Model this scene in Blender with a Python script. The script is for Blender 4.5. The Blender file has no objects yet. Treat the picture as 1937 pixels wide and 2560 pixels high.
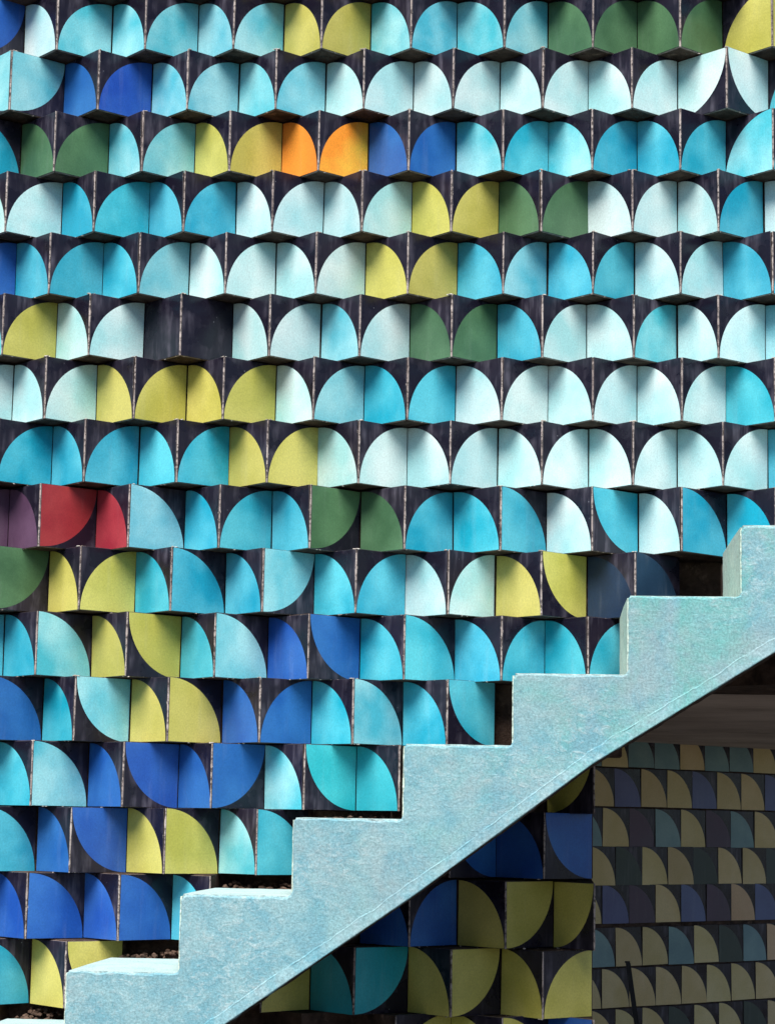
import bpy, bmesh, math, random
from mathutils import Vector, Matrix, noise

random.seed(7)
U = 0.212                      # metres per ridge-to-ridge period of the folded wall
SC = bpy.context.scene
COL = SC.collection

# ------------------------------------------------------------------ camera
cd = bpy.data.cameras.new('camera')
cam = bpy.data.objects.new('camera', cd)
COL.objects.link(cam)
cd.sensor_fit = 'HORIZONTAL'
cd.sensor_width = 36.0
cd.lens = 5533.7 / 1937 * 36.0
cd.clip_start = 0.05
cd.clip_end = 600
right = Vector((0.99748491, 0.06887559, 0.01673362))
up = Vector((-0.00690963, -0.14047134, 0.99006063))
fwd = Vector((-0.0705416, 0.98768616, 0.13964214))
m = Matrix((right, up, -fwd)).transposed().to_4x4()
m.translation = Vector((5.52, -23.73, -9.3196)) * U
cam.matrix_world = m
SC.camera = cam

# ------------------------------------------------------------------ world, sun, exposure
SUN_EL = math.radians(54)
SUN_AZ = math.radians(-11)      # from straight in front of the wall, towards the left
w = bpy.data.worlds.new('World')
SC.world = w
w.use_nodes = True
nt = w.node_tree
sky = nt.nodes.new('ShaderNodeTexSky')
sky.sky_type = 'NISHITA'
sky.sun_disc = False
sky.sun_elevation = SUN_EL
sky.sun_rotation = math.radians(180) + SUN_AZ * -1
sky.air_density = 0.7
sky.dust_density = 0.2
sky.ozone_density = 1.0
bg = nt.nodes['Background']
bg.inputs[1].default_value = 0.05
nt.links.new(sky.outputs[0], bg.inputs[0])

sd = bpy.data.lights.new('sun', 'SUN')
sd.energy = 3.6
sd.angle = math.radians(48)
sd.color = (1.0, 0.96, 0.90)
sun = bpy.data.objects.new('sun', sd)
COL.objects.link(sun)
sdir = Vector((math.sin(SUN_AZ) * math.cos(SUN_EL), -math.cos(SUN_AZ) * math.cos(SUN_EL), math.sin(SUN_EL)))
sun.rotation_euler = (-sdir).to_track_quat('-Z', 'Y').to_euler()
sun.location = sdir * 20
vs = SC.view_settings
vs.view_transform = 'Standard'
vs.look = 'None'
vs.gamma = 1
vs.use_curve_mapping = False
vs.exposure = 1.15

# ------------------------------------------------------------------ helpers
def tag(o, label=None, cat=None, group=None, kind=None):
    if label: o['label'] = label
    if cat: o['category'] = cat
    if group: o['group'] = group
    if kind: o['kind'] = kind
    return o

def empty(name, loc=(0, 0, 0)):
    o = bpy.data.objects.new(name, None)
    COL.objects.link(o)
    o.location = loc
    o.empty_display_size = 0.1
    return o

def link(name, me, parent=None):
    o = bpy.data.objects.new(name, me)
    COL.objects.link(o)
    o.parent = parent
    return o

class MB:
    """collects verts / faces / material indices for one mesh"""
    def __init__(s): s.v = []; s.f = []; s.m = []
    def add(s, vs_, fs, mi=0):
        b = len(s.v); s.v += [tuple(p) for p in vs_]
        for k, f in enumerate(fs):
            s.f.append(tuple(b + i for i in f)); s.m.append(mi[k] if isinstance(mi, (list, tuple)) else mi)
    def box(s, x0, x1, y0, y1, z0, z1, mi=0):
        v = [(x0,y0,z0),(x1,y0,z0),(x1,y1,z0),(x0,y1,z0),(x0,y0,z1),(x1,y0,z1),(x1,y1,z1),(x0,y1,z1)]
        s.add(v, [(3,2,1,0),(4,5,6,7),(0,1,5,4),(1,2,6,5),(2,3,7,6),(3,0,4,7)], mi)
    def prism(s, poly, z0, z1, mi=0):
        """poly = list of (x,y), counter-clockwise seen from above"""
        n = len(poly)
        v = [(x, y, z0) for x, y in poly] + [(x, y, z1) for x, y in poly]
        s.add(v, [tuple(reversed(range(n))), tuple(range(n, 2*n))] + [(i, (i+1) % n, n+(i+1) % n, n+i) for i in range(n)], mi)
    def mesh(s, name, mats):
        me = bpy.data.meshes.new(name)
        me.from_pydata(s.v, [], s.f)
        for mt in mats: me.materials.append(mt)
        me.polygons.foreach_set('material_index', s.m)
        me.update()
        return me
    def build(s, name, mats, parent=None):
        return link(name, s.mesh(name, mats), parent)

# ------------------------------------------------------------------ materials
def newmat(name):
    mt = bpy.data.materials.new(name); mt.use_nodes = True
    n = mt.node_tree.nodes; l = mt.node_tree.links
    return mt, n, l, n['Principled BSDF']

def nd(n, t, **kw):
    x = n.new(t)
    for k, v in kw.items(): setattr(x, k, v)
    return x

def noise_n(n, l, vec, scale, detail=4, rough=0.55, dist=0.0):
    x = nd(n, 'ShaderNodeTexNoise'); x.inputs['Scale'].default_value = scale
    x.inputs['Detail'].default_value = detail; x.inputs['Roughness'].default_value = rough
    x.inputs['Distortion'].default_value = dist
    l.new(vec, x.inputs['Vector']); return x

def ramp(n, l, src, pts):
    r = nd(n, 'ShaderNodeValToRGB'); e = r.color_ramp.elements
    while len(e) < len(pts): e.new(0.5)
    for q, (p, c) in zip(e, pts):
        q.position = p; q.color = (c, c, c, 1) if isinstance(c, (int, float)) else (*c, 1)
    l.new(src, r.inputs[0]); return r

def mix(n, l, fac, a, b, bt='MIX'):
    x = nd(n, 'ShaderNodeMix', data_type='RGBA', blend_type=bt)
    for s_, v in ((0, fac), (6, a), (7, b)):
        if hasattr(v, 'is_output') or hasattr(v, 'links'): l.new(v, x.inputs[s_])
        else: x.inputs[s_].default_value = v if isinstance(v, (int, float)) else (*v, 1)
    return x.outputs[2]

def tile_vec(n, l):
    """world-metre coordinates shifted by each tile's own random number"""
    g = nd(n, 'ShaderNodeNewGeometry')
    oi = nd(n, 'ShaderNodeObjectInfo')
    mul = nd(n, 'ShaderNodeMath', operation='MULTIPLY'); mul.inputs[1].default_value = 37.0
    l.new(oi.outputs['Random'], mul.inputs[0])
    cmb = nd(n, 'ShaderNodeCombineXYZ')
    for i in range(3): l.new(mul.outputs[0], cmb.inputs[i])
    add = nd(n, 'ShaderNodeVectorMath', operation='ADD')
    l.new(g.outputs['Position'], add.inputs[0]); l.new(cmb.outputs[0], add.inputs[1])
    return add.outputs[0], oi.outputs['Random']

def glaze(name, col, col2, rough=0.36, var=0.10, spec=0.4, mottle=0.8):
    mt, n, l, p = newmat(name)
    vec, rnd = tile_vec(n, l)
    a = noise_n(n, l, vec, 7.0, 3, 0.5)
    ra = ramp(n, l, a.outputs[0], [(0.36, 0.0), (0.66, 1.0)])
    c = mix(n, l, ra.outputs[0], col, col2)
    # each tile fired a little lighter or darker
    mr = nd(n, 'ShaderNodeMapRange'); mr.inputs[3].default_value = 1 - var; mr.inputs[4].default_value = 1 + var * 0.7
    l.new(rnd, mr.inputs[0])
    hs = nd(n, 'ShaderNodeHueSaturation'); l.new(c, hs.inputs['Color']); l.new(mr.outputs[0], hs.inputs['Value'])
    mr2 = nd(n, 'ShaderNodeMapRange'); mr2.inputs[3].default_value = 0.490; mr2.inputs[4].default_value = 0.508
    sn = nd(n, 'ShaderNodeMath', operation='FRACT'); ml = nd(n, 'ShaderNodeMath', operation='MULTIPLY'); ml.inputs[1].default_value = 17.3
    l.new(rnd, ml.inputs[0]); l.new(ml.outputs[0], sn.inputs[0]); l.new(sn.outputs[0], mr2.inputs[0]); l.new(mr2.outputs[0], hs.inputs['Hue'])
    # fine mottling and pinholes
    mpv = nd(n, 'ShaderNodeMapping'); mpv.inputs['Scale'].default_value = (1, 1, 0.10); l.new(vec, mpv.inputs[0])
    st = noise_n(n, l, mpv.outputs[0], 40.0, 4, 0.6)
    c_run = mix(n, l, ramp(n, l, st.outputs[0], [(0.56, 0.0), (0.74, 0.05)]).outputs[0], hs.outputs[0], (0.62, 0.64, 0.62))
    b = noise_n(n, l, vec, 260.0, 3, 0.7)
    rb = ramp(n, l, b.outputs[0], [(0.3, 1 - 0.22 * mottle), (0.7, 1 + 0.12 * mottle)])
    c2 = mix(n, l, 1.0, c_run, rb.outputs[0], 'MULTIPLY')
    vo = nd(n, 'ShaderNodeTexVoronoi'); vo.inputs['Scale'].default_value = 55.0; l.new(vec, vo.inputs['Vector'])
    rv = ramp(n, l, vo.outputs['Distance'], [(0.03, 1.0), (0.06, 0.0)])
    d = noise_n(n, l, vec, 9.0, 2)
    rd = ramp(n, l, d.outputs[0], [(0.60, 0.0), (0.64, 0.6)])
    k = nd(n, 'ShaderNodeMath', operation='MULTIPLY'); l.new(rv.outputs[0], k.inputs[0]); l.new(rd.outputs[0], k.inputs[1])
    c3 = mix(n, l, k.outputs[0], c2, (0.05, 0.05, 0.05))
    l.new(c3, p.inputs['Base Color'])
    rr = ramp(n, l, a.outputs[0], [(0.3, rough - 0.07), (0.7, rough + 0.10)])
    l.new(rr.outputs[0], p.inputs['Roughness'])
    p.inputs['Specular IOR Level'].default_value = spec
    bp = nd(n, 'ShaderNodeBump'); bp.inputs['Strength'].default_value = 0.10; bp.inputs['Distance'].default_value = 0.002
    e = noise_n(n, l, vec, 24.0, 2)
    l.new(e.outputs[0], bp.inputs['Height']); l.new(bp.outputs[0], p.inputs['Normal'])
    return mt

def black_glaze():
    mt, n, l, p = newmat('black_glaze')
    vec, rnd = tile_vec(n, l)
    mp = nd(n, 'ShaderNodeMapping'); mp.inputs['Scale'].default_value = (1, 1, 0.16); l.new(vec, mp.inputs[0])
    a = noise_n(n, l, mp.outputs[0], 48.0, 4, 0.6)
    ra = ramp(n, l, a.outputs[0], [(0.48, 0.0), (0.70, 1.0)])
    b = noise_n(n, l, vec, 11.0, 3, 0.6)
    rb = ramp(n, l, b.outputs[0], [(0.42, 0.0), (0.68, 1.0)])
    k = nd(n, 'ShaderNodeMath', operation='MULTIPLY'); l.new(ra.outputs[0], k.inputs[0]); l.new(rb.outputs[0], k.inputs[1])
    c = mix(n, l, rb.outputs[0], (0.009, 0.0075, 0.016), (0.021, 0.017, 0.030))
    c2 = mix(n, l, k.outputs[0], c, (0.105, 0.095, 0.125))
    # sparse pale specks
    vo = nd(n, 'ShaderNodeTexVoronoi'); vo.inputs['Scale'].default_value = 60.0; l.new(vec, vo.inputs['Vector'])
    rv = ramp(n, l, vo.outputs['Distance'], [(0.05, 1.0), (0.085, 0.0)])
    rd = ramp(n, l, noise_n(n, l, vec, 14.0, 2).outputs[0], [(0.61, 0.0), (0.65, 0.5)])
    k2 = nd(n, 'ShaderNodeMath', operation='MULTIPLY'); l.new(rv.outputs[0], k2.inputs[0]); l.new(rd.outputs[0], k2.inputs[1])
    c3 = mix(n, l, k2.outputs[0], c2, (0.5, 0.5, 0.55))
    l.new(c3, p.inputs['Base Color'])
    rr = ramp(n, l, b.outputs[0], [(0.3, 0.20), (0.7, 0.40)]); l.new(rr.outputs[0], p.inputs['Roughness'])
    p.inputs['Specular IOR Level'].default_value = 0.30
    bp = nd(n, 'ShaderNodeBump'); bp.inputs['Strength'].default_value = 0.15; bp.inputs['Distance'].default_value = 0.002
    l.new(noise_n(n, l, vec, 30.0, 3).outputs[0], bp.inputs['Height']); l.new(bp.outputs[0], p.inputs['Normal'])
    return mt

def rough_mat(name, c1, c2, scale=18.0, rough=0.85, bump=0.5, dist=0.004, c3=None, t3=(0.58, 0.66), s3=7.0):
    mt, n, l, p = newmat(name)
    g = nd(n, 'ShaderNodeNewGeometry'); vec = g.outputs['Position']
    a = noise_n(n, l, vec, scale, 8, 0.65)
    c = mix(n, l, ramp(n, l, a.outputs[0], [(0.35, 0.0), (0.65, 1.0)]).outputs[0], c1, c2)
    if c3:
        c = mix(n, l, ramp(n, l, noise_n(n, l, vec, s3, 6, 0.7).outputs[0], [(t3[0], 0.0), (t3[1], 1.0)]).outputs[0], c, c3)
    l.new(c, p.inputs['Base Color']); p.inputs['Roughness'].default_value = rough
    p.inputs['Specular IOR Level'].default_value = 0.25
    bp = nd(n, 'ShaderNodeBump'); bp.inputs['Strength'].default_value = bump; bp.inputs['Distance'].default_value = dist
    l.new(noise_n(n, l, vec, scale * 5, 8, 0.7).outputs[0], bp.inputs['Height']); l.new(bp.outputs[0], p.inputs['Normal'])
    return mt

BLACK = black_glaze()
G = {
    'W': glaze('white_aqua_glaze', (0.37, 0.68, 0.70), (0.68, 0.83, 0.82)),
    'A': glaze('pale_turquoise_glaze', (0.075, 0.46, 0.58), (0.36, 0.71, 0.76)),
    'B': glaze('turquoise_glaze', (0.012, 0.34, 0.49), (0.11, 0.54, 0.66)),
    'T': glaze('teal_glaze', (0.018, 0.38, 0.47), (0.07, 0.52, 0.60)),
    'U': glaze('cobalt_blue_glaze', (0.014, 0.082, 0.37), (0.035, 0.15, 0.48)),
    'Y': glaze('lime_yellow_glaze', (0.46, 0.43, 0.085), (0.62, 0.57, 0.15)),
    'G': glaze('moss_green_glaze', (0.050, 0.125, 0.060), (0.10, 0.22, 0.11)),
    'O': glaze('orange_glaze', (0.88, 0.28, 0.035), (0.88, 0.36, 0.04)),
    'L': glaze('yellow_orange_glaze', (0.92, 0.36, 0.03), (0.94, 0.74, 0.07)),
    'R': glaze('red_glaze', (0.30, 0.025, 0.028), (0.42, 0.055, 0.05)),
    'P': glaze('plum_glaze', (0.09, 0.045, 0.085), (0.15, 0.080, 0.14)),
    'N': glaze('dark_navy_glaze', (0.010, 0.026, 0.060), (0.018, 0.045, 0.095)),
    'K': BLACK,
    # the far wall's own, browner tiles
    'y': glaze('ochre_glaze', (0.58, 0.45, 0.19), (0.68, 0.55, 0.28), 0.5),
    'o': glaze('sand_glaze', (0.60, 0.40, 0.22), (0.66, 0.47, 0.27), 0.5),
    't': glaze('grey_teal_glaze', (0.16, 0.28, 0.30), (0.24, 0.38, 0.38), 0.5),
    'u': glaze('slate_blue_glaze', (0.11, 0.13, 0.27), (0.15, 0.18, 0.34), 0.5),
    'p': glaze('brown_plum_glaze', (0.080, 0.055, 0.085), (0.11, 0.075, 0.11), 0.5),
    'g': glaze('dark_olive_glaze', (0.040, 0.060, 0.050), (0.065, 0.085, 0.065), 0.5),
}
def rim_mat():
    mt, n, l, p = newmat('chipped_black_rim')
    vec, rnd = tile_vec(n, l)
    a = ramp(n, l, noise_n(n, l, vec, 130, 5, 0.65).outputs[0], [(0.60, 0.0), (0.63, 1.0)])
    b = ramp(n, l, noise_n(n, l, vec, 16, 2).outputs[0], [(0.48, 0.0), (0.56, 1.0)])
    k = nd(n, 'ShaderNodeMath', operation='MULTIPLY'); l.new(a.outputs[0], k.inputs[0]); l.new(b.outputs[0], k.inputs[1])
    l.new(mix(n, l, k.outputs[0], (0.016, 0.013, 0.022), (0.42, 0.35, 0.31)), p.inputs['Base Color'])
    p.inputs['Roughness'].default_value = 0.5
    return mt
RIM = rim_mat()
BISQUE = rough_mat('tile_edge', (0.16, 0.12, 0.11), (0.34, 0.28, 0.25), 60)
CONC = rough_mat('dark_brown_mortar', (0.030, 0.017, 0.012), (0.12, 0.075, 0.055), 22, bump=1.0, dist=0.01, c3=(0.26, 0.17, 0.12), t3=(0.60, 0.72), s3=14)
CEIL = rough_mat('ceiling_plaster', (0.48, 0.39, 0.34), (0.70, 0.59, 0.52), 3, bump=0.6, dist=0.008, c3=(0.34, 0.27, 0.23), t3=(0.55, 0.70), s3=2.5)
GROUND = rough_mat('concrete_paving', (0.045, 0.043, 0.04), (0.075, 0.07, 0.066), 3)
ROCK = rough_mat('brown_rubble', (0.035, 0.020, 0.014), (0.13, 0.080, 0.055), 40)
CRUMB = rough_mat('pale_mortar_crumbs', (0.30, 0.24, 0.20), (0.58, 0.54, 0.50), 50)
STEEL = rough_mat('dark_steel', (0.015, 0.015, 0.018), (0.03, 0.03, 0.034), 20, 0.5, 0.1)

def grout_mat():
    mt, n, l, p = newmat('pale_grout')
    g = nd(n, 'ShaderNodeNewGeometry'); vec = g.outputs['Position']
    a = noise_n(n, l, vec, 12, 3)
    c = mix(n, l, ramp(n, l, a.outputs[0], [(0.35, 0.0), (0.62, 1.0)]).outputs[0], (0.24, 0.19, 0.18), (0.46, 0.39, 0.36))
    b = noise_n(n, l, vec, 95, 6, 0.7)
    c2 = mix(n, l, ramp(n, l, b.outputs[0], [(0.47, 0.0), (0.58, 1.0)]).outputs[0], c, (0.075, 0.058, 0.055))
    l.new(c2, p.inputs['Base Color']); p.inputs['Roughness'].default_value = 0.9
    bp = nd(n, 'ShaderNodeBump'); bp.inputs['Strength'].default_value = 0.6; bp.inputs['Distance'].default_value = 0.002
    l.new(b.outputs[0], bp.inputs['Height']); l.new(bp.outputs[0], p.inputs['Normal'])
    return mt
GROUT = grout_mat()

def paint_mat(name, base, alt, green, wear, speck, x0=0.6, x1=1.5, bump=0.5, speck_t=0.60):
    """thick turquoise distemper over plaster; greener up the flight where it has weathered"""
    mt, n, l, p = newmat(name)
    g = nd(n, 'ShaderNodeNewGeometry'); vec = g.outputs['Position']
    a = noise_n(n, l, vec, 13, 8, 0.68, 0.8)
    c = mix(n, l, ramp(n, l, a.outputs[0], [(0.40, 0.0), (0.58, 1.0)]).outputs[0], base, alt)
    sx = nd(n, 'ShaderNodeSeparateXYZ'); l.new(vec, sx.inputs[0])
    mr = nd(n, 'ShaderNodeMapRange'); mr.inputs[1].default_value = x0; mr.inputs[2].default_value = x1; l.new(sx.outputs[0], mr.inputs[0])
    gn = ramp(n, l, noise_n(n, l, vec, 6.5, 6, 0.65, 0.8).outputs[0], [(0.45, 0.0), (0.66, 0.85)])
    k = nd(n, 'ShaderNodeMath', operation='MULTIPLY'); l.new(mr.outputs[0], k.inputs[0]); l.new(gn.outputs[0], k.inputs[1])
    c = mix(n, l, k.outputs[0], c, green)
    # pale scuffs, dense and thready
    mp = nd(n, 'ShaderNodeMapping'); mp.inputs['Scale'].default_value = (1, 1, 1.7); l.new(vec, mp.inputs[0])
    s1 = noise_n(n, l, mp.outputs[0], 42, 10, 0.78, 0.9)
    s0 = noise_n(n, l, vec, 4.5, 4, 0.6)
    k1 = nd(n, 'ShaderNodeMath', operation='MULTIPLY')
    l.new(ramp(n, l, s1.outputs[0], [(0.50, 0.0), (0.62, 0.60)]).outputs[0], k1.inputs[0])
    l.new(ramp(n, l, s0.outputs[0], [(0.40, 0.15), (0.60, 1.0)]).outputs[0], k1.inputs[1])
    c = mix(n, l, k1.outputs[0], c, wear)
    s2 = noise_n(n, l, vec, 42, 8, 0.75, 0.5)
    c = mix(n, l, ramp(n, l, s2.outputs[0], [(speck_t, 0.0), (speck_t + 0.09, 0.7)]).outputs[0], c, speck)
    gb = noise_n(n, l, vec, 5.0, 7, 0.7, 0.4)
    c = mix(n, l, ramp(n, l, gb.outputs[0], [(0.46, 0.0), (0.66, 0.55)]).outputs[0], c, tuple(.55 * (sum(alt) / 3) + .35 * q for q in alt))
    fg = noise_n(n, l, vec, 230, 4, 0.7)
    c = mix(n, l, 1.0, c, ramp(n, l, fg.outputs[0], [(0.3, 0.66), (0.7, 1.25)]).outputs[0], 'MULTIPLY')
    l.new(c, p.inputs['Base Color']); p.inputs['Roughness'].default_value = 0.8
    p.inputs['Specular IOR Level'].default_value = 0.25
    h = nd(n, 'ShaderNodeMath', operation='ADD'); l.new(s1.outputs[0], h.inputs[0]); l.new(noise_n(n, l, vec, 22, 6, 0.6).outputs[0], h.inputs[1])
    bp = nd(n, 'ShaderNodeBump'); bp.inputs['Strength'].default_value = bump; bp.inputs['Distance'].default_value = 0.004
    l.new(h.outputs[0], bp.inputs['Height']); l.new(bp.outputs[0], p.inputs['Normal'])
    return mt
PAINT = paint_mat('turquoise_plaster_paint', (0.150, 0.325, 0.385), (0.225, 0.385, 0.42), (0.110, 0.37, 0.34), (0.42, 0.52, 0.53), (0.075, 0.23, 0.28))
TREADP = paint_mat('skylit_turquoise_tread_paint', (0.32, 0.46, 0.47), (0.40, 0.52, 0.51), (0.31, 0.48, 0.44), (0.50, 0.57, 0.55), (0.26, 0.34, 0.31), bump=0.3)  # flight's turquoise made paler on the treads, skylight painted into the colour
RISERP = paint_mat('stained_riser_paint', (0.46, 0.58, 0.50), (0.56, 0.66, 0.56), (0.40, 0.58, 0.50), (0.64, 0.68, 0.56), (0.20, 0.16, 0.08), bump=0.6, speck_t=0.56)
BANDP = paint_mat('lighter_turquoise_band_paint', (0.14, 0.34, 0.41), (0.25, 0.42, 0.46), (0.12, 0.40, 0.37), (0.40, 0.55, 0.58), (0.13, 0.30, 0.35), bump=0.3)

# ------------------------------------------------------------------ tiles
NSEG = 18
PITCH = 0.7066
H = 0.700                       # tile height in periods
TT = 0.035                      # tile thickness in periods

def tile_geo(corner, e=0.006):
    """unit tile: front in y=0 facing -y, x and z 0..1; returns verts, faces, mats (0 glaze, 1 black, 2 edge)"""
    cx = 1 if corner in (2, 4) else 0
    cz = 1 if corner in (1, 2) else 0
    lo, hi = e, 1 - e
    f = lambda t: lo + (hi - lo) * t
    C = (f(cx), 0, f(cz)); O = (f(1 - cx), 0, f(1 - cz))
    arc = []
    for i in range(NSEG + 1):
        a = math.pi / 2 * i / NSEG
        ux, uz = math.cos(a), math.sin(a)
        arc.append((f(ux if cx == 0 else 1 - ux), 0, f(uz if cz == 0 else 1 - uz)))
    v = [C] + arc + [O]
    fs = []; ms = []
    flip = (cx == 0) != (cz == 0)
    def q(face, mi):
        fs.append(tuple(reversed(face)) if flip else tuple(face)); ms.append(mi)
    n = NSEG + 2
    for i in range(NSEG):
        q((0, i + 1, i + 2), 0)
        q((n, i + 2, i + 1), 1)
    # rim: front edge loop -> outer edge -> back (mitred)
    b = len(v); r = 0.10
    fr = [(lo, 0, lo), (hi, 0, lo), (hi, 0, hi), (lo, 0, hi)]
    ou = [(0, r, 0), (1, r, 0), (1, r, 1), (0, r, 1)]
    bk = [(0.05, 1, 0.0), (0.95, 1, 0.0), (0.95, 1, 1), (0.05, 1, 1)]
    v += fr + ou + bk
    for i in range(4):
        j = (i + 1) % 4
        fs.append((b + j, b + i, b + 4 + i, b + 4 + j)[::-1]); ms.append(3)
        fs.append((b + 4 + j, b + 4 + i, b + 8 + i, b + 8 + j)[::-1]); ms.append(2)
    fs.append((b + 8, b + 11, b + 10, b + 9)[::-1]); ms.append(2)
    return v, fs, ms
TG = {c: tile_geo(c) for c in (1, 2, 3, 4)}
_tm = {}
def tile_mesh(col, corner):
    k = (col, corner)
    if k not in _tm:
        mb = MB(); v, fs, ms = TG[corner]; mb.add(v, fs, ms)
        me = mb.mesh('tile_' + G[col].name, [G[col], BLACK, BISQUE, RIM])
        _tm[k] = me
    return _tm[k]

def place_tile(parent, col, corner, x0, y0, z0, L, ang, h=H, jit=1.0, name='tile'):
    """x0,y0,z0 = lower left front corner in periods; L = face length; ang about z"""
    o = link(name, tile_mesh(col, corner), parent)
    o.location = (x0 * U, y0 * U, z0 * U)
    o.rotation_euler = (random.gauss(0, .007) * jit, random.gauss(0, .004) * jit, ang + random.gauss(0, .010) * jit)
    o.scale = (L * U, TT * U, h * U)
    return o

def stuff_tile(mb, cols, col, corner, x0, y0, z0, L, ang, h=H):
    v, fs, ms = TG[corner]
    ca, sa = math.cos(ang), math.sin(ang)
    vv = [((x0 + x * L * ca - y * TT * sa) * U, (y0 + x * L * sa + y * TT * ca) * U, (z0 + z * h) * U) for x, y, z in v]
    mb.add(vv, fs, [cols.index(col) if q == 0 else len(cols) + q - 1 for q in ms])

D = 0.5                         # fold depth
# measured course heights (at x = 4), slope, ridge x, valley x  -- all in periods
ROWS = {
    1: (-0.713, -0.0035, {0: -0.016, 1: 0.992, 2: 1.996, 3: 2.991, 4: 3.998, 5: 5.044, 6: 6.024, 7: 6.989}, {0: 0.516, 1: 1.514, 2: 2.507, 3: 3.507, 4: 4.493, 5: 5.527, 6: 6.537, 7: 7.502}),
    2: (-1.417, -0.0033, {0: -0.528, 1: 0.478, 2: 1.491, 3: 2.49, 4: 3.478, 5: 4.479, 6: 5.474, 7: 6.458}, {1: 0.998, 2: 2.003, 3: 3.002, 4: 4.006, 5: 4.986, 6: 5.982, 7: 6.988}),
    3: (-2.129, -0.0016, {0: 0.004, 1: 1.002, 2: 1.989, 3: 2.987, 4: 3.994, 5: 5.039, 6: 6.022, 7: 6.986}, {0: 0.525, 1: 1.52, 2: 2.513, 3: 3.505, 4: 4.503, 5: 5.536, 6: 6.538, 7: 7.516}),
    4: (-2.825, -0.0017, {0: -0.522, 1: 0.481, 2: 1.493, 3: 2.485, 4: 3.486, 5: 4.476, 6: 5.466, 7: 6.467, 8: 7.401}, {0: 0.008, 1: 1.016, 2: 2.013, 3: 3.005, 4: 4.006, 5: 4.986, 6: 5.987, 7: 6.983}),
    5: (-3.53, -0.0005, {0: -0.0, 1: 1.009, 2: 1.98, 3: 2.986, 4: 4.003, 5: 5.052, 6: 6.035, 7: 6.989, 8: 7.985}, {}),
    6: (-4.237, -0.0029, {1: 0.474, 2: 1.497, 3: 2.488, 4: 3.486, 5: 4.496, 6: 5.488, 7: 6.482, 8: 7.395}, {0: -0.005, 1: 0.995, 2: 2.006, 3: 3.008, 4: 4.004, 5: 4.985, 6: 5.98, 7: 6.988}),
    7: (-4.943, 0.0002, {0: 0.008, 1: 1.003, 2: 1.993, 3: 2.99, 4: 4.022, 5: 5.053, 6: 6.04, 7: 7.001}, {-1: -0.477, 0: 0.485, 1: 1.508, 2: 2.514, 3: 3.504, 4: 4.525, 5: 5.552, 6: 6.536, 7: 7.509}),
    8: (-5.649, -0.0004, {1: 0.474, 2: 1.501, 3: 2.497, 4: 3.5, 5: 4.499, 6: 5.493, 7: 6.476, 8: 7.438}, {0: 0.001, 1: 0.989, 2: 2.002, 3: 2.999, 4: 3.997, 5: 5.004, 6: 6.007, 7: 6.981}),
    9: (-6.369, 0.0003, {0: -0.001, 1: 0.987, 2: 1.987, 3: 2.983, 4: 4.014, 5: 5.054, 6: 6.038, 7: 6.996}, {-1: -0.466, 0: 0.527, 1: 1.526, 2: 2.509, 3: 3.491, 4: 4.524, 5: 5.546, 6: 6.557, 7: 7.517}),
    10: (-7.07, -0.0021, {1: 0.469, 2: 1.476, 3: 2.482, 4: 3.494, 5: 4.495, 6: 5.496}, {0: 0.016, 1: 0.996, 2: 2.004, 3: 2.99}),
    11: (-7.781, -0.0003, {0: 0.016, 1: 1.008, 2: 1.975, 3: 2.994, 4: 4.029, 5: 5.075}, {-1: -0.458, 0: 0.531, 1: 1.524, 2: 2.492}),
    12: (-8.474, 0.0025, {1: 0.463, 2: 1.486, 3: 2.484, 4: 3.491, 5: 4.501}, {0: 0.006, 1: 0.986, 2: 2.009, 3: 2.99}),
    13: (-9.184, 0.0014, {0: 0.021, 1: 1.018, 2: 1.979, 3: 2.977, 6: 6.071}, {0: 0.54, 1: 1.541, 2: 2.493, 3: 3.498, 5: 5.571}),
    14: (-9.879, 0.0049, {1: 0.47, 2: 1.492, 3: 2.482, 5: 4.548, 6: 5.546}, {0: -0.003, 1: 0.994, 2: 2.009, 5: 5.024, 6: 6.062}),
    15: (-10.604, 0.0, {0: 0.022, 1: 1.021, 4: 4.129, 5: 5.145, 6: 6.077}, {0: 0.545, 4: 4.621, 5: 5.649}),
    16: (-11.321, 0.0, {1: 0.468, 3: 2.566, 4: 3.554, 5: 4.579, 6: 5.543}, {3: 3.042, 4: 4.092, 5: 5.089, 6: 6.067}),
}
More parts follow.
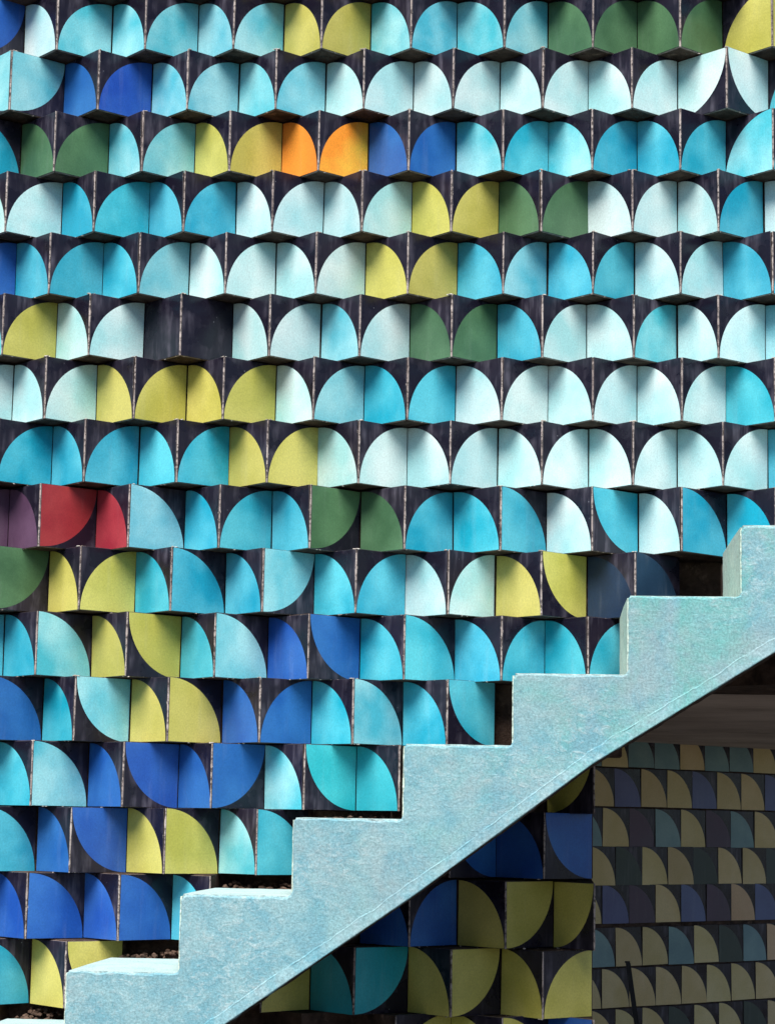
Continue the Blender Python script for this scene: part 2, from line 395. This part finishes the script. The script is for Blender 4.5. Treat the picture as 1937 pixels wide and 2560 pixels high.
# glaze of each tile: first ridge number, then (left face, right face) per ridge.
# letter = glaze, digit = corner where the quarter disc is centred (1 tl, 2 tr, 3 bl, 4 br); '.' = no tile there
TILES = {
    1: (-1, '. U1  W A  A A  A A  Y Y  A A  A A  G G  G G  Y4 Y3'),
    2: (0, 'A2 A1  U U  A A  A A  W W  W W  W W  W W  W1 W2  B4 B'),
    3: (-1, 'B B3  G G  A A  Y Y  O L  U U  A B  A B  B B  A4 A'),
    4: (0, 'W W  B B  B B  W W  W W  Y Y  G G  W W  W B  W W'),
    5: (-1, 'U U  B B  B A  W W  W W  Y Y  B A  B B  W W  B B'),
    6: (0, 'A Y  W W  K K  W W  A W  G G  B W  W A  W W  A A'),
    7: (-1, 'W W  W W  Y Y  Y Y  W A  B B  W W  W W  W W  B B'),
    8: (0, 'B B  B B  B B  Y Y  W W  W W  W W  W W  W W  B B'),
    9: (-1, 'P P  P R1  R A3  B B  B G1  G B  B B3  W B2  W B3  B B'),
    10: (0, 'G G1  Y Y  B B3  B A1  B B  W W  Y Y2  N N3  . .  . .'),
    11: (-1, 'B B  B A3  Y Y2  B A3  U U2  B B3  B B  B B  . .'),
    12: (0, 'U U3  B A2  Y Y3  U U  B A3  B B2  . .'),
    13: (-1, 'B B  B A3  U U2  U U1  A T2  T .  . .  Y1 .'),
    14: (0, 'B B3  U U2  Y Y3  A B3  . .  . U2  U U2'),
    15: (-1, 'U U  U U3  U U3  B .  . .  U U  Y Y1  Y1 .'),
    16: (0, 'B B3  Y Y2  . .  . Y  T T1  Y Y1  Y Y4'),
    17: (0, '. .  . .  . .  . .  . Y  Y Y3  U1 .'),
}
TILES[10] = (0, TILES[10][1]); 
CORNER = 6.07                   # right end of the wall below course 11
KMIN, KMAX = -4, 12
RGT = 12.4

def ridge_x(r, k):
    if r in ROWS and k in ROWS[r][2]: return ROWS[r][2][k]
    base = k if r % 2 else k - .5
    if r >= 13 and base > 4.05: base += .12
    if r >= 13 and base > 5.9: base = 6.075
    return base
def valley_x(r, k):             # valley right of ridge k
    if r in ROWS and k in ROWS[r][3]: return ROWS[r][3][k]
    return (ridge_x(r, k) + ridge_x(r, k + 1)) / 2
def row_z(r, x):
    if r in ROWS: return ROWS[r][0] + ROWS[r][1] * (x - 4)
    return -PITCH * r

wall = tag(empty('tiled_wall', (0, 0, 0)), 'tall folded wall of turquoise, yellow, blue and green quarter-circle tiles behind the stair', 'wall')

COURSE_ALL = range(-6, 24)
HOLLOW = {10: (6.99, 8.6), 12: (4.99, 6.0), 13: (4.0, 5.0), 14: (3.0, 3.9), 15: (2.0, 3.2), 16: (1.0, 2.05), 17: (-.3, 1.7)}
pal = ['W', 'A', 'B', 'U', 'Y', 'G']
ext = MB(); gext = MB(); bodyext = MB()
odd_labels = {'L': 'yellow-orange quarter-circle tile', 'O': 'orange quarter-circle tile', 'R': 'red quarter-circle tile', 'P': 'plum purple quarter-circle tile',
              'K': 'plain black tile without a quarter circle', 'N': 'dark navy quarter-circle tile'}

grout_variants = []
for gv in range(6):
    mb = MB(); sec = [(-.0112, .0108), (-.0045, .0035), (.0045, .0035), (.0112, .0108), (0, .045)]
    N = 9; vv = []
    for i in range(N + 1):
        s1 = .88 + random.uniform(-.30, .18)
        for (x, y) in sec:
            vv.append(((x * s1 + random.uniform(-.0012, .0012)) * U, (y + random.uniform(0, .003)) * U, i / N * .698 * U))
    fs = []
    for i in range(N):
        for j in range(5):
            a, b_ = i * 5 + j, i * 5 + (j + 1) % 5
            fs.append((a, b_, b_ + 5, a + 5))
    fs.append(tuple(reversed(range(5)))); fs.append(tuple(N * 5 + j for j in range(5)))
    mb.add(vv, fs, 0)
    grout_variants.append(mb.mesh('grout_strip', [GROUT]))

def right_end(r): return CORNER if r >= 12 else RGT

for r in COURSE_ALL:
    xe = right_end(r)
    # ---- mortar body of the course (zigzag front)
    zz = row_z(r, 4)
    pts = []
    off = .054
    for k in range(KMIN, KMAX + 1):
        xr = ridge_x(r, k); xv = valley_x(r, k)
        pts.append((xr, off)); pts.append((xv, D + off))
    pts = [p for p in pts if p[0] <= xe - .02]
    if r in HOLLOW:                      # no mortar nose where the tiles are missing
        h0, h1 = HOLLOW[r]; HD = .93 if r == 10 else .70
        lf = [p for p in pts if p[0] < h0 - .02]; rt = [p for p in pts if p[0] > h1 + .02]
        pts = lf + [(h0, (D + off) if abs(lf[-1][1] - off) < .01 else off + .0), (h0 + .01, HD), (h1, HD)] + ([(h1 + .01, off if rt and rt[0][1] > .3 else D + off)] if rt else []) + rt
    last = pts[-1]
    ye = last[1]
    if xe - last[0] > .03:
        # run on to the end of the wall along the fold
        k_front = abs(last[1] - off) < 1e-6
        t_ = min(1, (xe - last[0]) / .5)
        ye = off + D * t_ if k_front else off + D * (1 - t_)
        pts.append((xe, ye))
    poly = pts + [(pts[-1][0], 1.0), (pts[0][0], 1.0)]
    zt = row_z(r - 1, 4)
    mb = MB(); mb.prism([(x * U, y * U) for x, y in poly], (zz + .004) * U, (min(zt, zz + .712) - .003) * U, 0)
    # skew the course by its own slope
    sl = ROWS[r][1] if r in ROWS else 0
    mb.v = [(x, y, z + sl * (x - 4 * U)) for x, y, z in mb.v]
    if 1 <= r <= 17:
        mb.build('mortar_course', [CONC], wall)
    else:
        b = len(bodyext.v); bodyext.v += mb.v; bodyext.f += [tuple(b + i for i in f) for f in mb.f]; bodyext.m += mb.m
    # ---- tiles
    spec = {}
    if r in TILES:
        k0, s_ = TILES[r]; tk = s_.split()
        for i in range(0, len(tk), 2):
            spec[k0 + i // 2] = (tk[i], tk[i + 1])
    random.seed(1000 + r)
    for k in range(KMIN, KMAX):
        xr = ridge_x(r, k); xvl = valley_x(r, k - 1); xvr = valley_x(r, k)
        z = row_z(r, xr)
        g = .0150
        have = False
        for side in (0, 1):
            if side == 0: L = math.hypot(xr - xvl, D); ang = math.atan2(-D, xr - xvl); x0, y0 = xvl, D; xa, xb = xvl, xr
            else: L = math.hypot(xvr - xr, D); ang = math.atan2(D, xvr - xr); x0, y0 = xr, 0; xa, xb = xr, xvr
            if xb > xe + .03: continue
            if side == 1:   # leave room for the grout at the ridge, a hair gap at the valley
                x0 += g * math.cos(ang); y0 += g * math.sin(ang)
            else:
                x0 += .004 * math.cos(ang); y0 += .004 * math.sin(ang)
            L -= g + .004
            if k in spec:
                t = spec[k][side]
                if t == '.': continue
                have = True
                c = int(t[1]) if len(t) > 1 else (3 if side == 0 else 4)
                o = place_tile(wall, t[0], c, x0, y0, z + (.0012 if side else 0), L, ang)
                if t[0] in odd_labels: o['label'] = odd_labels[t[0]]
            else:
                # outside the frame: the pattern goes on, but not behind the stair
                if 10 <= r <= 17 and k > 0 and not (r in (10, 11) and xa > 8.6): continue
                if r > 17 and xb > -0.2 + 0 and not (xa > 4.5 or True): continue
                have = True
                if random.random() < .25 or k == KMIN: cur = random.choice(pal)
                if 'cur' not in globals(): cur = 'W'
                stuff_tile(ext, pal, cur, 3 if side == 0 else 4, x0, y0, z, L, ang)
        if have and xr <= xe + .01:
            if k in spec:
                o = link('grout_strip', random.choice(grout_variants), wall)
                o.location = (xr * U, 0, (z + .001) * U)
                o.rotation_euler = (random.gauss(0, .003), random.gauss(0, .003), random.gauss(0, .05))
            else:
                gm = random.choice(grout_variants)
                gext.add([(v.co.x + xr * U, v.co.y, v.co.z + (z + .001) * U) for v in gm.vertices], [tuple(p.vertices) for p in gm.polygons], 0)
tag(ext.build('tile_field', [G[c] for c in pal] + [BLACK, BISQUE, RIM], wall), kind='stuff')
tag(gext.build('grout_field', [GROUT], wall), kind='stuff')
tag(bodyext.build('mortar_field', [CONC], wall), kind='stuff')

# crumbs and smears of mortar squeezed out along the course edges
def lump(mb, c, s, mi=0, n=1, rnd=.35):
    bm = bmesh.new(); bmesh.ops.create_icosphere(bm, subdivisions=n, radius=1)
    rx = Matrix.Rotation(random.uniform(0, 6.28), 3, 'Z') @ Matrix.Rotation(random.uniform(-.5, .5), 3, 'X')
    vv = []
    for v in bm.verts:
        p = v.co * (1 + random.uniform(-rnd, rnd)); p = Vector((p.x * s[0], p.y * s[1], p.z * s[2]))
        vv.append(tuple(rx @ p + Vector(c)))
    fs = [tuple(v.index for v in f.verts) for f in bm.faces]
    bm.free(); mb.add(vv, fs, mi)

random.seed(5)
cr = MB()
for r in range(1, 17):
    nk = 34
    for i in range(nk):
        k = random.randint(-1, 8)
        if random.random() < .5: xa, ya, xb, yb = ridge_x(r, k), 0, valley_x(r, k), D
        else: xa, ya, xb, yb = valley_x(r, k - 1), D, ridge_x(r, k), 0
        t = random.random()
        x = xa + (xb - xa) * t; y = ya + (yb - ya) * t
        if x > right_end(r) - .1: continue
        if r > 9 and x > 8.2 - (r - 9) * 1.5 and not (x > 4 and r > 13): continue
        z = row_z(r, x)
        s = random.uniform(.003, .009)
        lump(cr, (x * U, (y + .012) * U, (z - .003) * U), (s * 2.2 * U, s * .9 * U, s * .8 * U))
    for k in range(-1, 9):      # a dab of mortar on top of some ridges
        if random.random() < .6:
            x = ridge_x(r, k)
            if x > right_end(r) - .1 or (r > 9 and x > 8.2 - (r - 9) * 1.5): continue
            for q in range(random.randint(2, 5)):
                s = random.uniform(.006, .015)
                dx = random.uniform(-.04, .04)
                lump(cr, ((x + dx) * U, (.012 + abs(dx)) * U, (row_z(r, x) + .702) * U), (s * 2 * U, s * U, s * .6 * U))
tag(cr.build('mortar_crumbs', [CRUMB], wall), kind='stuff')

# core wall behind the courses, and its return into the passage
ZG = -16.4                      # ground level
core = MB()
zc11 = row_z(11, 4)
core.box((-4.6) * U, RGT * U, 1.003 * U, 2.0 * U, (zc11 + .004) * U, 4.9 * U)
core.box((-4.6) * U, CORNER * U, 1.003 * U, 2.0 * U, ZG * U, (zc11 + .002) * U)
core.build('wall_core', [CONC], wall)
sidew = MB()
sidew.box((CORNER - .5) * U, (CORNER - .003) * U, 2.003 * U, 16.6 * U, ZG * U, (zc11 + .002) * U)
tag(sidew.build('passage_side_wall', [CONC]), 'dark rough side wall running back into the passage behind the tiled corner', 'wall')

# ------------------------------------------------------------------ ceiling of the passage
ce = MB()
ce.box((CORNER - .6) * U, 13 * U, 2.004 * U, 26 * U, (zc11 + .006) * U, (zc11 + 1.0) * U)
tag(ce.build('passage_ceiling', [CEIL]), kind='structure')

# ------------------------------------------------------------------ far wall in the passage, at 45 degrees
FA = math.radians(45.5)
fd = Vector((math.cos(FA), math.sin(FA), 0)); fn = Vector((-math.sin(FA), math.cos(FA), 0))
FO = Vector((6.42608, 15.93129, 0))
far = tag(empty('far_tiled_wall', tuple((FO.x * U, FO.y * U, 0))), 'shaded flat wall of small ochre, grey and blue quarter-circle tiles under the stair, at right', 'wall')
far_pos = Vector((FO.x, FO.y, 0)) * U
FZ = [-7.545, -8.244, -8.945, -9.650, -10.334, -11.007, -11.760, -12.470]
FT = {  # first column offset along the wall, tiles (left to right)
    1: (-1.20, 'y t y t t y t t y y t y'),
    2: (-.860, 'y y u y y u y y u y y'),
    3: (-1.175, 'y t y p t y p t y p y t'),
    4: (-.835, 'y y g y y g y y g y y'),
    5: (-1.175, 'u y u p y u p o u p y o'),
    6: (-.825, 't t y y t y g t o y g'),
    7: (-1.175, 'y y y y y y y y y y y y'),
    8: (-.83, 'y y y y g y y g y y g'),
}
fext = MB(); fpal = ['y', 't', 'u', 'p', 'g']
random.seed(11)
for r in range(1, 14):
    z = FZ[r] if r < len(FZ) else FZ[-1] - .705 * (r - 7)
    if z < ZG: z = ZG + .003 if z > ZG - .6 else None
    if z is None: continue
    s0, toks = FT.get(r, (-1.175 if r % 2 else -.83, ''))
    tk = toks.split()
    for i in range(26):
        s = s0 + i * .703
        if i < len(tk) and r <= 8:
            o = link('tile', tile_mesh(tk[i], 3), far)
            o.location = tuple(fd * (s + .006 + random.gauss(0, .003)) * U + Vector((0, 0, (z + random.gauss(0, .003)) * U)))
            o.rotation_euler = (random.gauss(0, .006), random.gauss(0, .004), FA + random.gauss(0, .01))
            o.scale = (.692 * U, TT * U, .685 * U)
        else:
            p = fd * s
            c = random.choice(fpal)
            v, fs, ms = TG[3]; ca, sa = math.cos(FA), math.sin(FA)
            vv = [((p.x + x * .692 * ca - y * TT * sa) * U, (p.y + x * .692 * sa + y * TT * ca) * U, (z + zz_ * .685) * U) for x, y, zz_ in v]
            fext.add(vv, fs, [fpal.index(c) if q == 0 else len(fpal) + q - 1 for q in ms])
tag(fext.build('tile_field', [G[c] for c in fpal] + [BLACK, BISQUE, RIM], far), kind='stuff')
fb = MB()
a0, a1 = fd * -1.4, fd * 17.6
y1, y2 = fn * .045, fn * 1.4
P_ = [a0 + y1, a1 + y1, a1 + y2, a0 + y2]
fb.prism([(p.x * U, p.y * U) for p in P_], ZG * U, (zc11 + .004) * U)
fb.build('wall_core', [CONC], far)

# leaning steel bar before the far wall
pb = MB()
def P3(t):   # axis of the bar
    a = Vector((6.965, 14.0, -11.545)); b = Vector((7.66, 14.0, ZG))
    return a + (b - a) * t
hw = .040
for t0, t1, h_ in ((0, 1, hw),):
    a, b = P3(t0), P3(t1)
    q = []
    for c in (a, b):
        q += [((c.x - h_) * U, (c.y - .04) * U, c.z * U), ((c.x + h_) * U, (c.y - .04) * U, c.z * U), ((c.x + h_) * U, (c.y + .04) * U, c.z * U), ((c.x - h_) * U, (c.y + .04) * U, c.z * U)]
    pb.add(q, [(0, 1, 2, 3), (7, 6, 5, 4), (0, 4, 5, 1), (1, 5, 6, 2), (2, 6, 7, 3), (3, 7, 4, 0)])
po = tag(empty('steel_post', tuple(P3(1) * U)), 'thin dark steel post leaning in front of the shaded far tiles', 'post')
o = pb.build('post_shaft', [STEEL], po); o.location = tuple(-P3(1) * U)
cp = MB(); t = P3(0); cp.box((t.x - .052) * U, (t.x + .030) * U, (t.y - .05) * U, (t.y + .05) * U, (t.z + .002) * U, (t.z + .025) * U)
o = cp.build('post_cap', [STEEL], po); o.location = tuple(-P3(1) * U)
bs = MB(); t = P3(1); bs.box((t.x - .3) * U, (t.x + .3) * U, (t.y - .3) * U, (t.y + .3) * U, ZG * U, (ZG + .05) * U)
o = bs.build('base_plate', [STEEL], po); o.location = tuple(-P3(1) * U)

# ------------------------------------------------------------------ staircase
WF, WB = -2.3, -.15             # front and back of the flight
steps = [  # (riser x, tread z to its right) measured on the front face
    (.969, -10.777), (2.060, -10.030), (3.133, -9.282), (4.188, -8.558), (5.234, -7.863), (6.337, -7.098), (7.425, -6.400)]
steps.insert(0, (steps[0][0] - 1.085, steps[0][1] - .655))
while steps[0][1] - .74 > ZG + .2: steps.insert(0, (steps[0][0] - 1.085, steps[0][1] - .740))
for i in range(4): steps.append((steps[-1][0] + 1.085, steps[-1][1] + .715))
XEND = steps[-1][0] + 1.085
def soff(x):                    # underside line
    if x > 6: return -8.721 + (x - 6) * (1.094 / 1.74)
    if x > 4.331: return -9.978 + (x - 4.331) * (1.257 / 1.669)
    return -9.978 + (x - 4.331) * (1.252 / 1.794)
stair = tag(empty('staircase', (steps[0][0] * U, WF * U, ZG * U)), 'turquoise painted concrete staircase climbing to the right in front of the tiled wall', 'staircase')
off_st = Vector(stair.location) * -1

random.seed(21)
def jline(p, q, amp=.008, step=.05):
    n_ = max(1, int((Vector(q) - Vector(p)).length / step)); out = []
    d_ = (Vector(q) - Vector(p)).normalized(); nn = Vector((-d_.y, d_.x))
    for i in range(n_):
        c = Vector(p).lerp(Vector(q), i / n_)
        a = amp * noise.noise(Vector((c.x * 9, c.y * 9, 3.1))) * 1.6 if i else 0
        out.append(c + nn * a)
    return out
# outline, clockwise start at bottom left of lowest step, (x,z)
prof = []
key = [(steps[0][0], ZG)]
for i, (x, z) in enumerate(steps):
    key.append((x, z))
    key.append((steps[i + 1][0] if i + 1 < len(steps) else XEND, z + random.uniform(-.006, .006)))
key.append((XEND, soff(XEND)))
for x in (7.74, 6.0, 4.331, 2.537): key.append((x, soff(x)))
xg = 4.331 + (ZG + 9.978) * 1.794 / 1.252
key.append((max(xg, -4.2), ZG))
# round the outer (nose) and inner corners a little
rk = []
for i, p in enumerate(key):
    if 1 <= i <= 2 * len(steps) and i < len(key):
        a, b = Vector(key[i - 1]), Vector(key[i + 1]); c = Vector(p)
        rr = (.026 + .03 * random.random()) if i % 2 == 1 else .055
        d1 = (a - c).normalized(); d2 = (b - c).normalized()
        rk += [c + d1 * rr, c + (d1 + d2) * rr * .3, c + d2 * rr]
    else: rk.append(Vector(p))
for i in range(len(rk)):
    prof += jline(rk[i], rk[(i + 1) % len(rk)])
n_ = len(prof)
cen = []
for i in range(n_):             # inward normals (outline runs clockwise seen from the front)
    t_ = (prof[(i + 1) % n_] - prof[i - 1]).normalized(); cen.append(Vector((t_.y, -t_.x)))
mb = MB()
slices = [(WF, .016), (WF + .010, .004), (WF + .03, 0), (-1.6, .002), (-.9, -.002), (WB, 0)]
vv = []
for y, ins in slices:
    for i in range(n_):
        wob = .003 * noise.noise(Vector((prof[i].x * 7, y * 6, prof[i].y * 7)))
        q = prof[i] + cen[i] * (ins * (1 + .9 * noise.noise(Vector((prof[i].x * 5, 4.4, prof[i].y * 5))) + 2.2 * max(0, noise.noise(Vector((prof[i].x * 13, 9.1, prof[i].y * 13))) - .25)) + wob)
        vv.append((q.x * U, y * U, max(q.y, ZG) * U))
fs = []
for s_ in range(len(slices) - 1):
    for i in range(n_):
        j = (i + 1) % n_
        fs.append((s_ * n_ + i, s_ * n_ + j, (s_ + 1) * n_ + j, (s_ + 1) * n_ + i)[::-1])
fs.append(tuple(reversed(range(n_)))); fs.append(tuple((len(slices) - 1) * n_ + i for i in range(n_)))
bm = bmesh.new()
bv = [bm.verts.new(v) for v in vv]
for f in fs:
    try: bm.faces.new([bv[i] for i in f])
    except ValueError: pass
bmesh.ops.recalc_face_normals(bm, faces=bm.faces)
bmesh.ops.triangulate(bm, faces=[f for f in bm.faces if len(f.verts) > 4])
me = bpy.data.meshes.new('stair_body'); bm.to_mesh(me); bm.free()
me.materials.append(PAINT); me.materials.append(CONC)
for pl in me.polygons:
    if pl.normal.z < -.5 and pl.center.z > (ZG + .1) * U and pl.center.y > (WF + .1) * U: pl.material_index = 1
o = link('stair_body', me, stair); o.location = off_st

# painted plaster skin on treads and risers, thinner than the chipped front edge
for i, (x, z) in enumerate(steps):
    xn = steps[i + 1][0] if i + 1 < len(steps) else XEND
    tr = MB(); N = 22
    def skin(mb, fpt, nrm, th=.012):
        vv = []
        for i_ in range(N + 1):
            u = i_ / N
            for k_, yv in enumerate((WF + .020 + .012 * noise.noise(Vector((x * 3 + u * 16, z, 1))), -1.4, WB - .01 - .03 * abs(noise.noise(Vector((x * 3 + u * 11, z, 5)))))):
                p = fpt(u); hh = th + .003 * noise.noise(Vector((u * 6 + x, yv * 3, z)))
                if k_ != 1: hh -= .004
                vv.append(((p[0] + nrm[0] * hh) * U, yv * U, (p[1] + nrm[1] * hh) * U))
        b0 = len(vv)
        for i_ in range(N + 1):
            p = fpt(i_ / N)
            vv += [((p[0] - nrm[0] * .01) * U, (WF + .020) * U, (p[1] - nrm[1] * .01) * U), ((p[0] - nrm[0] * .01) * U, (WB - .01) * U, (p[1] - nrm[1] * .01) * U)]
        f_ = []
        for i_ in range(N):
            a_ = i_ * 3
            f_ += [(a_, a_ + 3, a_ + 4, a_ + 1), (a_ + 1, a_ + 4, a_ + 5, a_ + 2)]
            f_.append((a_, b0 + i_ * 2, b0 + i_ * 2 + 2, a_ + 3)); f_.append((a_ + 2, a_ + 5, b0 + i_ * 2 + 3, b0 + i_ * 2 + 1))
        f_.append((0, 1, 2, b0 + 1, b0)); e_ = N * 3; f_.append((e_ + 2, e_ + 1, e_, b0 + N * 2, b0 + N * 2 + 1))
        mb.add(vv, f_)
    skin(tr, lambda u: (x + .02 + (xn - x - .05) * u, z), (0, 1))
    o = tr.build('tread', [TREADP], stair); o.location = off_st
    zb = steps[i - 1][1] if i else ZG
    ri = MB()
    skin(ri, lambda u: (x, zb + .03 + (z - zb - .045) * u), (-1, 0))
    o = ri.build('riser', [RISERP], stair); o.location = off_st

# slightly proud plaster band along the lower edge, with a ragged upper lip
bd = MB(); N = 360; vv = []
xa, xb = -1.0, XEND - .02
for i in range(N + 1):
    x = xa + (xb - xa) * i / N
    zb = soff(x) + .006
    wv = .135 + .022 * noise.noise(Vector((x * 2.2, 0, 7))) + .022 * noise.noise(Vector((x * 7, 0, 2))) + .010 * noise.noise(Vector((x * 30, 0, 2)))
    for (dz, dy) in ((0, -.002), (.008, -.005), (wv - .022, -.005 ), (wv - .006, -.0065 - .005 * noise.noise(Vector((x * 7, 1, 1)))), (wv + .004, -.003), (wv + .004, .006)):
        vv.append((x * U, (WF + dy) * U, (zb + dz) * U))
    vv.append((x * U, (WF + .006) * U, zb * U))
fs = []
for i in range(N):
    for j in range(6):
        a = i * 7 + j; fs.append((a, a + 7, a + 8, a + 1))
    fs.append((i * 7 + 6, i * 7 + 13, i * 7 + 7, i * 7))
bd.add(vv, fs)
o = bd.build('edge_band', [BANDP], stair); o.location = off_st

# mortar filling between flight and wall, with rubble lying on it
random.seed(3)
fill = MB()
for i, (x, z) in enumerate(steps):
    xn = steps[i + 1][0] if i + 1 < len(steps) else XEND
    fill.box((x + .02) * U, (xn + .019) * U, (WB + .003) * U, (.46 + .002 * (i % 2)) * U, (max(z - .72, ZG) + .001 * i) * U, (z - .075) * U)
o = fill.build('mortar_fill', [CONC], stair); o.location = off_st
rb = MB()
for i, (x, z) in enumerate(steps):
    if i < 2 or x > 8: continue
    xn = steps[i + 1][0]
    for q in range(120):
        s = random.uniform(.010, .034)
        yy = random.uniform(WB + .03, .62)
        lump(rb, (random.uniform(x + .05, xn - .03) * U, yy * U, (z - .055 + random.uniform(0, .05) + max(0, yy) * .12) * U), (s * 1.3 * U, s * U, s * .75 * U), rnd=.3)
tag(rb.build('rubble', [ROCK]), 'brown rubble stones lying in the gap between stair treads and tiles', 'rubble', kind='stuff')

# ------------------------------------------------------------------ ground
gm = MB(); S_ = 250
gm.add([(-S_, -S_, ZG * U - .001), (S_, -S_, ZG * U - .001), (S_, S_, ZG * U - .001), (-S_, S_, ZG * U - .001)], [(0, 1, 2, 3)])
tag(gm.build('ground', [GROUND]), kind='structure')
